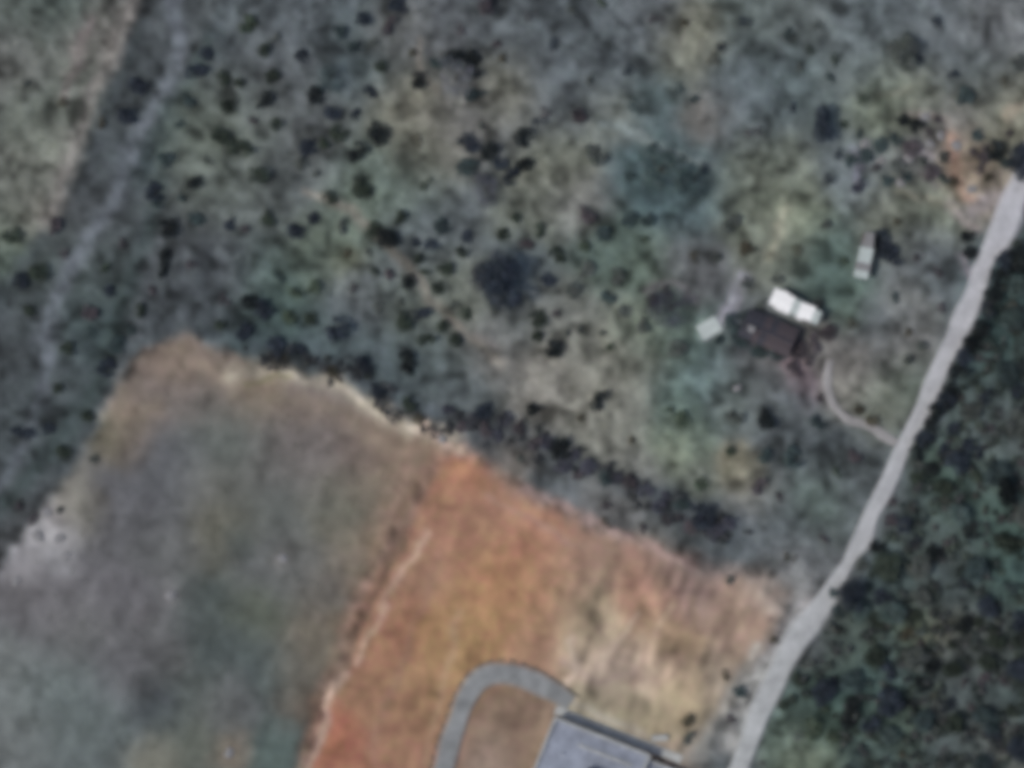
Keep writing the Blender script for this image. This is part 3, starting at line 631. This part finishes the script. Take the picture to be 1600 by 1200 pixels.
# trees that stand out
TREES = [ # x, y, r, tone, kind, sx, sy, height, label
    (779, 442, 43, 'bl', 't0', .85, 1.0, .9, 'biggest tree, round and blue-black, alone in the middle of the scrub'),
    (752, 432, 24, 'sv', 'b0', .8, 1.1, .9, 'slate-grey thin tree touching the biggest blue-black tree on its west'),
    (712, 126, 34, 'pg', 'b1', .9, 1.0, .8, 'pale grey thin-leaved tree half ringed by near-black shrubs'),
    (1047, 482, 36, 'sv', 'b0', 1.0, .9, .7, 'slate-grey round tree west of the pale slab'),
    (1030, 268, 38, 'st', 'b1', 1.2, .9, .6, 'soft teal broad tree north of the green grassy patch'),
    (1084, 284, 27, 'tl', 'b0', 1.0, 1.0, .7, 'smaller dull teal tree touching the broad teal tree on its east'),
    (1284, 196, 28, 'bl', 't2', .55, 1.15, 1.0, 'tall narrow blue-black tree north-west of the pale narrow shed'),
    (1408, 84, 25, 'gr', 't0', 1.0, 1.0, .8, 'grey-green round tree with dark shrub against its east side'),
    (1594, 255, 27, 'bl', 't1', .8, 1.2, .9, 'blue-black tree at the east edge beside the top of the lane'),
    (1570, 768, 22, 'bk', 't2', .7, 1.15, 1.1, 'near-black upright tree in the scrub east of the footpath junction'),
    (1328, 930, 23, 'bl', 't0', .95, 1.1, .9, 'blue-black tree hugging the lane opposite the orange soil corner'),
    (760, 300, 24, 'sv', 'b1', .8, 1.2, .8, 'slate-grey thin tree north of the biggest tree'),
    (519, 122, 24, 'tl', 'b0', 1.0, 1.0, .7, 'thin teal tree among the upper shrubs west of the tan clearing'),
]
for x, y, r, tone, kind, sx, sy, hz, lab in TREES:
    plant('tree', x, y, r, tone, kind, lab, 'tree', 'trees standing out of the scrub', sx, sy, hz, rot=float(rng.uniform(-.3, .3)))

SHRUBS = """
375,130,9,dg 350,122,10,dg 322,85,11,bl 305,112,13,bl 296,158,10,tl 281,195,9,tl 357,168,12,dg 345,215,13,dg 375,232,14,dg 395,192,9,pu 305,287,11,bk 240,302,13,bl 258,250,13,tl 217,135,11,bl 197,182,12,bl 325,252,9,gr 160,190,9,ol 98,160,8,ol 388,38,12,gn 45,133,8,gr
414,80,10,dg 430,62,9,gr 470,88,9,bl 415,157,12,bk 425,120,9,dg 493,148,13,bk 432,195,9,dg 520,178,12,bl 555,180,9,bl 532,50,11,tl 553,75,10,tl 568,32,12,bl 608,42,12,pu 586,65,8,gr 595,105,10,dg 578,143,10,bl 620,10,12,bl 653,127,12,bk 645,80,9,ol 480,230,12,bl 530,210,13,dg 592,210,14,bk 560,238,14,bk 507,225,10,gn 405,275,14,dg 470,255,10,gr 495,270,9,gr 650,222,12,ol 683,100,9,bl 708,93,14,bk 738,104,15,bk 739,150,12,bl 732,225,13,bl 766,237,14,bk 783,257,10,bl 730,262,15,tl 797,276,12,bl 665,290,10,dg 565,295,14,dg 720,50,12,pu 760,12,13,pu 776,70,8,pu 785,92,8,ol 751,197,6,gr
865,70,11,bl 830,28,11,pu 840,188,11,bl 853,178,10,pu 903,182,13,pu 817,215,15,bk 820,258,12,bk 930,245,15,dg 920,128,9,gr 980,108,11,bl 1060,138,12,tl 1080,154,10,tl 990,168,11,tl 1020,228,10,tl 1066,248,12,tl 1100,262,9,bl 1022,32,10,pu 1118,92,10,ol 1068,35,8,ol 1128,72,9,bl 1165,35,12,bl 1176,210,11,pu 940,5,8,gn 893,16,9,gr 985,280,11,tl
1225,50,12,tl 1275,45,12,gr 1263,82,10,dg 1304,92,10,dg 1294,120,9,tl 1250,105,8,gr 1415,60,9,tl 1436,92,12,bl 1460,32,12,bl 1490,115,9,bl 1506,150,13,tl 1590,100,13,dg 1574,130,9,ol 1240,170,9,bl 1350,155,11,gn 1320,195,8,gn 1410,189,9,bk 1430,196,10,bk 1449,205,9,pu 1375,227,12,bl 1399,219,9,bl 1464,186,8,pu 1310,242,9,bl 1300,275,12,bl 1386,282,9,bl 1475,246,10,dg 1538,246,12,pu 1580,210,9,pu 1546,278,9,ol 1540,228,8,pu
20,368,11,dg 62,425,13,dg 32,438,11,bl 86,352,11,pu 101,395,9,pu 265,357,13,bk 258,398,10,bk 256,421,10,bk 308,343,12,tl 246,316,10,tl 286,312,8,tl 360,352,8,bl 384,357,9,pu 300,410,9,pu 190,380,9,pu 165,417,8,gn 172,455,9,bl 140,490,13,pu 240,455,9,pu 220,485,10,dg 205,515,9,tl 182,540,13,tl 165,575,13,bl 105,545,11,dg 143,520,9,tl 392,472,15,bk 381,520,13,bl 345,508,9,dg 45,486,8,dg 350,470,8,pu
515,308,10,dg 420,343,9,dg 463,362,11,bl 490,343,8,bl 535,355,10,gr 604,374,14,bk 584,360,10,dg 625,340,10,dg 690,355,11,tl 650,380,8,bl 672,383,9,bl 730,370,9,bl 722,395,10,dg 697,420,12,dg 655,405,8,dg 608,428,10,pu 586,425,7,dg 640,440,11,bk 665,425,6,dg 575,395,8,gr 490,448,11,gn 440,437,9,tl 463,458,10,gn 412,482,15,bl 453,497,12,gn 486,498,11,dg 530,514,18,bl 552,450,9,pu 632,503,13,dg 660,490,10,bl 692,508,10,dg 665,531,12,dg 711,531,12,dg 637,564,13,bk 590,480,10,gr 685,450,9,dg 785,365,9,dg 728,490,9,dg 519,580,11,ol 465,545,9,bl 430,540,13,bl 442,563,9,ol 570,570,11,bl 625,470,8,gr 708,478,8,gr 545,395,8,ol
805,340,9,dg 843,360,11,dg 823,382,10,pu 870,397,11,dg 918,337,12,pu 943,367,12,tl 984,342,14,tl 1012,345,12,tl 913,385,11,gn 1005,372,9,gn 965,430,12,dg 916,421,13,gr 895,455,12,dg 855,438,11,bl 950,465,11,bl 975,486,10,dg 1018,468,11,pu 1038,453,9,pu 1005,510,12,dg 841,498,11,dg 840,525,9,dg 870,490,8,pu 865,546,13,bk 885,520,8,gr 955,540,8,gn 1057,545,13,dg 941,520,7,gr 907,516,8,gr 1140,350,13,dg 1165,390,11,ol 1165,442,9,dg 1120,402,10,gr 1080,400,9,ol
1245,390,9,ol 1215,437,8,dg 1277,474,10,dg 1320,405,9,gn 1378,372,13,bl 1388,398,14,bl 1511,370,11,bk 1514,396,11,bk 1435,402,9,pu 1465,425,9,pu 1400,465,9,tl 1440,540,9,dg 1418,562,9,dg 1590,404,14,bk 1330,504,9,ol 1470,480,9,pu 1420,520,8,ol 1290,350,8,dg 1400,345,8,ol
90,606,9,dg 135,650,11,dg 35,676,12,bl 100,706,11,dg 74,670,8,bl 145,714,8,gr 95,796,8,gr 30,790,9,pu 50,812,9,pu 
590,611,12,bl 655,655,10,ol 722,666,11,pu 640,632,10,dg 755,643,13,bl 790,655,12,bl 832,640,12,bk 875,702,15,bk 918,727,12,bl 945,747,12,tl 984,754,13,pu 1007,766,10,bl 1065,786,12,tl 1097,806,16,bl 1137,816,12,bl 836,693,13,pu 880,728,12,bl 1040,812,10,pu 1008,822,8,pu 945,790,9,pu 946,818,8,ol 760,672,10,pu 700,640,9,bl 815,720,9,gr 1040,775,9,bl
935,627,13,bk 905,655,8,ol 985,690,8,ol 1066,655,12,gn 1045,640,9,gn 1150,652,12,dg 1197,656,14,bk 1095,756,10,gn 1140,705,10,gn 1185,760,11,pu 1195,712,12,bl 1237,716,14,bl 1335,712,11,pu 1276,660,11,bl 1304,737,8,gn 1341,641,11,ol 1362,657,10,ol 1280,625,7,pu 1285,842,9,pu 1236,870,9,ol 1215,775,8,pu
1455,733,11,bk 1430,726,10,dg 1432,748,10,dg 1490,670,10,bl 1510,695,12,bl 1528,707,10,bl 1475,702,10,bl 1515,830,12,bk 1455,866,13,bk 1390,813,12,pu 1413,819,12,bl 1371,855,11,bk 1346,882,10,dg 1396,785,8,pu 1446,811,9,tl 1430,845,9,bl 1480,846,9,pu 1540,620,9,bl 1586,611,10,bl 1592,725,9,pu 1594,850,9,dg 1525,742,9,dg 1560,812,8,pu 1550,670,8,pu
1302,927,7,bl 1370,968,14,dg 1376,934,11,bl 1309,956,9,bl 1430,960,10,dg 1415,991,11,ol 1402,912,8,tl 1505,976,12,bk 1530,972,8,dg 1555,998,12,dg 1591,1002,11,dg 1486,1006,8,dg 1436,1004,7,pu 1387,1047,13,bl 1453,1040,12,bk 1438,1071,12,bk 1425,1100,10,bk 1327,1122,12,bk 1333,1100,11,bk 1360,1131,13,bl 1482,1101,11,bl 1516,1104,9,pu 1586,1110,11,dg 1262,1036,10,dg 1248,1062,10,dg 1225,1101,9,dg 1305,1062,8,pu 1290,1106,8,gn 1270,1138,14,gn 1340,1176,9,tl 1550,1146,12,bl 1476,1172,9,pu 1506,910,9,bl 1580,916,10,tl 1536,1060,10,pu 1566,1066,9,pu 1506,1064,8,pu 1300,1150,10,gn 1410,1180,9,ol 1310,1018,9,pu
1142,508,13,bl 1158,530,14,bl 1164,498,12,bl 1186,549,14,bl 1215,552,13,bl 1246,548,14,pu 1272,536,13,pu 1294,520,12,pu 1262,562,11,pu 1238,575,11,pu 1180,490,10,bl 1122,532,9,bl 1188,478,9,dg 740,655,10,bl 776,680,10,bl 812,668,11,pu 853,690,11,bl 897,712,10,bl 903,742,10,pu 963,748,9,bl 1028,792,11,bl 1080,822,11,pu 1118,832,12,bl 1060,808,9,pu
1340,208,8,tl 1352,244,12,bl 1366,262,9,pu 1328,252,10,tl 1424,232,13,pu 1444,256,10,gr 1452,270,14,pu 1416,276,8,bl 1492,286,9,ol 1524,212,9,bl 1556,236,15,bk 1572,256,10,bl 1528,262,9,pu 1476,280,8,bl 1400,262,13,gr 1340,292,12,sv 1516,238,8,pu
1075,1127,11,ol 1076,1154,10,dg 1156,1080,12,bl 1210,1000,8,ol 1136,1056,8,ol 1142,1124,8,pu 1141,905,8,dg
"""
ROW = [(1568,408),(1559,432),(1551,458),(1541,486),(1529,514),(1517,537),(1504,556),(1494,580),(1483,607),(1474,624),(1463,642),(1452,662),(1442,684),(1434,704)]
LAND = [(785,440,'the biggest blue-black tree'),(712,126,'the pale grey tree'),(1240,481,'the white-roofed shed'),(1349,400,'the pale narrow shed'),
    (300,540,"the field's brown upper corner"),(705,700,'the tip of the orange soil'),(1402,694,'the footpath junction'),(1560,375,"the lane's wide bend"),
    (1030,268,'the broad teal tree'),(950,1160,'the flat-roofed house'),(1195,925,'the orange soil corner by the lane'),(1047,482,'the slate-grey round tree'),
    (640,170,'the tan clearing'),(1505,265,'the pinkish soil by the lane top'),(1284,196,'the tall narrow tree'),(1570,768,'the near-black upright tree'),
    (1408,84,'the grey-green round tree'),(1438,1071,'the black diagonal trio'),(530,514,'the navy shrub above the sandy edge'),(305,287,'the blackest shrub by the track'),
    (85,835,'the pale stony patch'),(935,627,'the black shrub in the clearing'),(1328,930,'the blue-black lane-side tree'),(519,122,'the thin teal tree'),(75,345,"the track's pale verge end"),(1100,800,'the dark end of the bank')]
DIRS = ['east', 'north-east', 'north', 'north-west', 'west', 'south-west', 'south', 'south-east']
NTH = ['first', 'second', 'third', 'fourth', 'fifth', 'sixth', 'seventh', 'eighth', 'ninth', 'tenth', 'eleventh', 'twelfth', 'thirteenth', 'fourteenth', 'fifteenth']
items = []
for tok in SHRUBS.split():
    x, y, r, tone = tok.split(','); items.append([float(x), float(y), float(r), tone])
wr_ = np.random.default_rng(21); WT = []
while len(WT) < 34:
    x, y = wr_.uniform(1230, 1600), wr_.uniform(420, 1195)
    if (x < 1330 and y > 1090) or sdist(np.array(x), np.array(y), WOODS) < 24 or any(math.hypot(x - q[0], y - q[1]) < 46 for q in WT) or any(math.hypot(x - q[0], y - q[1]) < 24 for q in items): continue
    WT.append([x, y, wr_.uniform(17, 25), ('tl', 'dg', 'st', 'bl', 'gr')[len(WT) % 5]])
wb = {}
for q in WT:
    ds = [math.hypot(q[0] - l[0], q[1] - l[1]) for l in LAND]; k = int(np.argmin(ds)); l = LAND[k]
    dr_ = DIRS[int(round(math.degrees(math.atan2(l[1] - q[1], q[0] - l[0])) / 45)) % 8]; wb.setdefault((k, dr_), []).append((ds[k], q))
for (k, dr_), lst in wb.items():
    for i, (dd, q) in enumerate(sorted(lst, key=lambda z: z[0])):
        q.append(f"round {TONES[q[3]][0]} woodland tree {dr_} of {LAND[k][2]}" + (', ' + NTH[i] + ' out' if len(lst) > 1 else ''))
for i, (x, y, r, tone, lab) in enumerate(WT):
    plant('tree', x, y, r * .9, tone, 't%d' % (i % 3), lab, 'tree', 'woodland trees east of the lane', float(rng.uniform(.8, 1.15)), float(rng.uniform(.8, 1.15)), float(rng.uniform(.7, .95)))
special = {(935, 627): 'near-black shrub alone in the pale dry clearing', (530, 514): 'big navy shrub just above the sandy field edge',
    (305, 287): 'small round near-black shrub standing beside the grey track', (653, 127): 'near-black shrub at the top of the tan clearing',
    (1453, 1040): 'topmost near-black shrub of the diagonal trio east of the lane', (1438, 1071): 'middle near-black shrub of the diagonal trio east of the lane', (1425, 1100): 'lowest near-black shrub of the diagonal trio east of the lane',
    (1511, 370): 'upper of two near-black shrubs beside the lane bend', (1514, 396): 'lower of two near-black shrubs beside the lane bend',
    (1378, 372): 'upper of two blue-black shrubs against the pale narrow shed', (1388, 398): 'lower of two blue-black shrubs against the pale narrow shed'}
FAINT = [q for q in items if (q[2] < 9.6 and q[3] in ('gr', 'pu', 'ol', 'gn', 'tl')) or (q[2] < 12.2 and q[3] != 'bk' and q[1] < 330 and q[0] > 620 and not (1310 < q[0] and q[1] > 180) and not (670 < q[0] < 840 and 80 < q[1]))]
items = [q for q in items if q not in FAINT]
for q in items:
    if q[3] == 'bl' and q[2] < 12.5 and float(seg_dist(np.array(q[0]), np.array(q[1]), HEDGE_BANK)) < 30: q[3] = 'sv'
    if (q[0] > 620 and q[1] < 180 or q[0] > 880) and not inside(np.array(q[0]), np.array(q[1]), WOODS) and float(seg_dist(np.array(q[0]), np.array(q[1]), HEDGE_BANK)) > 30 and (int(q[0]), int(q[1])) not in special:
        q[3] = {'dg': 'gr', 'bl': 'tl', 'pu': 'pu', 'ol': 'ol'}.get(q[3], q[3])
bucket = {}
for it in items:
    if (int(it[0]), int(it[1])) in special: it.append(special[(int(it[0]), int(it[1]))]); continue
    ds = [math.hypot(it[0] - l[0], it[1] - l[1]) for l in LAND]; k = int(np.argmin(ds)); l = LAND[k]
    dr_ = DIRS[int(round(math.degrees(math.atan2(l[1] - it[1], it[0] - l[0])) / 45)) % 8]
    it.append(None); bucket.setdefault((k, dr_), []).append((ds[k], it))
for (k, dr_), lst in bucket.items():
    lst.sort(key=lambda q: q[0])
    for i, (dd, it) in enumerate(lst):
        size = 'small' if it[2] < 9.5 else 'middling' if it[2] < 13 else 'large'
        o_ = '' if len(lst) == 1 else ', ' + NTH[i] + ' out'
        it[4] = f"{size} {TONES[it[3]][0]} shrub {dr_} of {LAND[k][2]}{o_}"
for i, (x, y, r, tone, lab) in enumerate(items):
    plant('shrub', x, y, r * (1.12 if tone in ('bk', 'bl', 'dg') else 1.0), tone, 's%d' % (i % 6), lab, 'shrub', 'shrubs dotted over the scrubland', float(rng.uniform(.8, 1.2)), float(rng.uniform(.8, 1.3)), float(rng.uniform(.7, 1.0)))
for i, (x, y) in enumerate(ROW):
    plant('hedge_shrub', x + 1, y, 15.5 if i not in (3, 8, 11) else 12.5, 'bk' if i % 3 else 'bl', 's%d' % (i % 6), f"dark shrub in the row along the lane's east edge, {NTH[i]} from its bend", 'shrub', 'shrub row along the lane', 1.0, 1.0, .95)

# ------------------------------------------------------------------ undergrowth and grass: nobody could count it
def scatter(n, seed, margin=230):
    r = np.random.default_rng(seed)
    X = r.uniform(-margin, 1600 + margin, n); Y = r.uniform(-margin, 1200 + margin, n)
    return r, X, Y
def clear_of(X, Y, r=np.random.default_rng(3)):
    m = (seg_dist(X, Y, lane_c) > 14 + 8 * r.random(len(X))) & (seg_dist(X, Y, foot_c) > 11) & (seg_dist(X, Y, drive_c) > 24)
    for fx, fy, fr in FLAT_SPOTS[:2]: m &= ~((np.abs(X - fx) < fr * .95) & (np.abs(Y - fy) < fr * .75))
    for fx, fy, fr in FLAT_SPOTS[2:]: m &= np.hypot(X - fx, Y - fy) > fr
    return m
r, X, Y = scatter(15000, 5)
woods = inside(X, Y, WOODS); infield = inside(X, Y, FIELD); insoil = inside(X, Y, SOIL); inroad = inside(X, Y, ROAD)
bright = gcolor(X, Y).mean(1)
prob = np.where(woods, np.where(np.hypot(X - 1250, Y - 1165) < 62, .06, .95), .36) * np.clip(1.9 - bright / 0.115, .06, 1)
prob = np.where(infield | insoil, 0, prob); prob = np.where(inroad, np.where(seg_dist(X, Y, [(330,60),(290,140),(255,240),(238,330),(195,470),(150,600),(60,720),(-40,830)]) < 22, .6, .05), prob); prob = np.where((X < 200) & (Y < 330) & ~inroad, .04, prob)
BAND = [(400, 545), (470, 562), (560, 590), (640, 650), (720, 666), (800, 672), (870, 708), (940, 745), (1010, 770), (1095, 808), (1150, 835)]
bd = seg_dist(X, Y, BAND); prob = np.where(~insoil & ~infield & (bd < 24), 1.0, prob)
prob *= 0.55 + 0.9 * (vn(X, Y, 42, 2) > -.1)
keep = (r.random(len(X)) < prob) & clear_of(X, Y)
inb = (bd < 24)[keep]; wk = woods[keep]
X, Y = X[keep], Y[keep]; Z = gheight(X, Y); GCc = gcolor(X, Y)
Vs, Cs = [], []
for x, y, z, g, ib, iw in zip(X, Y, Z, GCc, inb, wk):
    R_ = r.uniform(.2, .5) + .35 * r.random() ** 3; nl = 24
    if ib or iw: R_ *= 1.35; nl = 36; wx_, wy_ = W(x, y)
    cent = [(0, 0, .45 * R_), (R_ * .5 * r.normal(), R_ * .5 * r.normal(), .35 * R_)]
    V, t, _ = leaf_cloud(r, cent, [R_ * .8, R_ * .6], nl, .10 + .09 * R_)
    V[:, :, 2] = np.maximum(V[:, :, 2], -.05)
    Vs.append(V.reshape(-1, 3) + (wx_, wy_, z))
    base = np.array([(.050, .060, .055), (.060, .056, .062), (.042, .060, .058), (.058, .066, .048)][r.integers(4)]) * .30 + g * .60
    if ib: base = np.array((.052, .056, .062)) * r.uniform(.7, 1.5)
    elif iw: base = np.array([(.038, .052, .050), (.054, .056, .060), (.046, .060, .050)][r.integers(3)]) * r.uniform(.6, 1.6)
    Cs.append(np.repeat(t, 4)[:, None] * base)
for x, y, q, tone in FAINT:      # low faint clumps, too dim to tell apart as shrubs
    R_ = q * S * .95; wx_, wy_ = W(x, y)
    cent = [(R_ * .4 * r.normal(), R_ * .4 * r.normal(), .4 * R_) for _ in range(4)]
    V, t, _ = leaf_cloud(r, cent, [R_ * .7] * 4, 110, .11); V[:, :, 2] = np.maximum(V[:, :, 2], -.05)
    Vs.append(V.reshape(-1, 3) + (wx_, wy_, H(x, y))); Cs.append(np.repeat(t, 4)[:, None] * np.array(TONES[tone][1]))
V = np.concatenate(Vs); me = fast_mesh('undergrowth', V, np.arange(len(V)).reshape(-1, 4)); set_col(me, np.concatenate(Cs))
obj('undergrowth', me, M_tuft, kind='stuff', label='low tangled undergrowth between the shrubs and along the bank', category='undergrowth')

r, X, Y = scatter(120000, 6, 160)
infield = inside(X, Y, FIELD); insoil = inside(X, Y, SOIL); inroad = inside(X, Y, ROAD)
prob = np.where(infield, .30, .85); prob = np.where(insoil, .02, prob); prob = np.where(inroad, .35, prob)
prob *= np.clip(.55 + .6 * vn(X, Y, 26, 11), .1, 1)
keep = (r.random(len(X)) < prob) & clear_of(X, Y); X, Y = X[keep], Y[keep]
Z = gheight(X, Y); g = gcolor(X, Y); n = len(X); NB = 4
wx_, wy_ = W(X, Y)
az = r.uniform(0, 6.28, (n, NB)); ln = r.uniform(.10, .30, (n, NB)); wd_ = r.uniform(.02, .05, (n, NB)); up = r.uniform(.05, .22, (n, NB))
hx_ = r.uniform(0, 6.28, (n, NB))
off = r.normal(scale=.07, size=(n, NB, 2))
bx0 = wx_[:, None] + off[..., 0]; by0 = wy_[:, None] + off[..., 1]; zz = np.repeat(Z[:, None], NB, 1)
sx_, sy_ = np.cos(az), np.sin(az)
V = np.stack([np.stack([bx0 - sy_ * wd_, by0 + sx_ * wd_, zz - .03], -1), np.stack([bx0 + sy_ * wd_, by0 - sx_ * wd_, zz - .03], -1),
              np.stack([bx0 + sx_ * ln, by0 + sy_ * ln, zz + up], -1)], 2).reshape(-1, 3)
cc = g[:, None, :] * r.uniform(.65, 1.45, (n, NB, 1)) * np.array([.98, 1.03, .95]) * (1 + r.normal(scale=.05, size=(n, NB, 3)))
me = fast_mesh('grass', V, np.arange(len(V)).reshape(-1, 3)); set_col(me, np.clip(np.repeat(cc.reshape(-1, 3), 3, 0), .01, .6))
obj('grass', me, M_tuft, kind='stuff', label='short dry grass tufts over the scrub and field', category='grass')
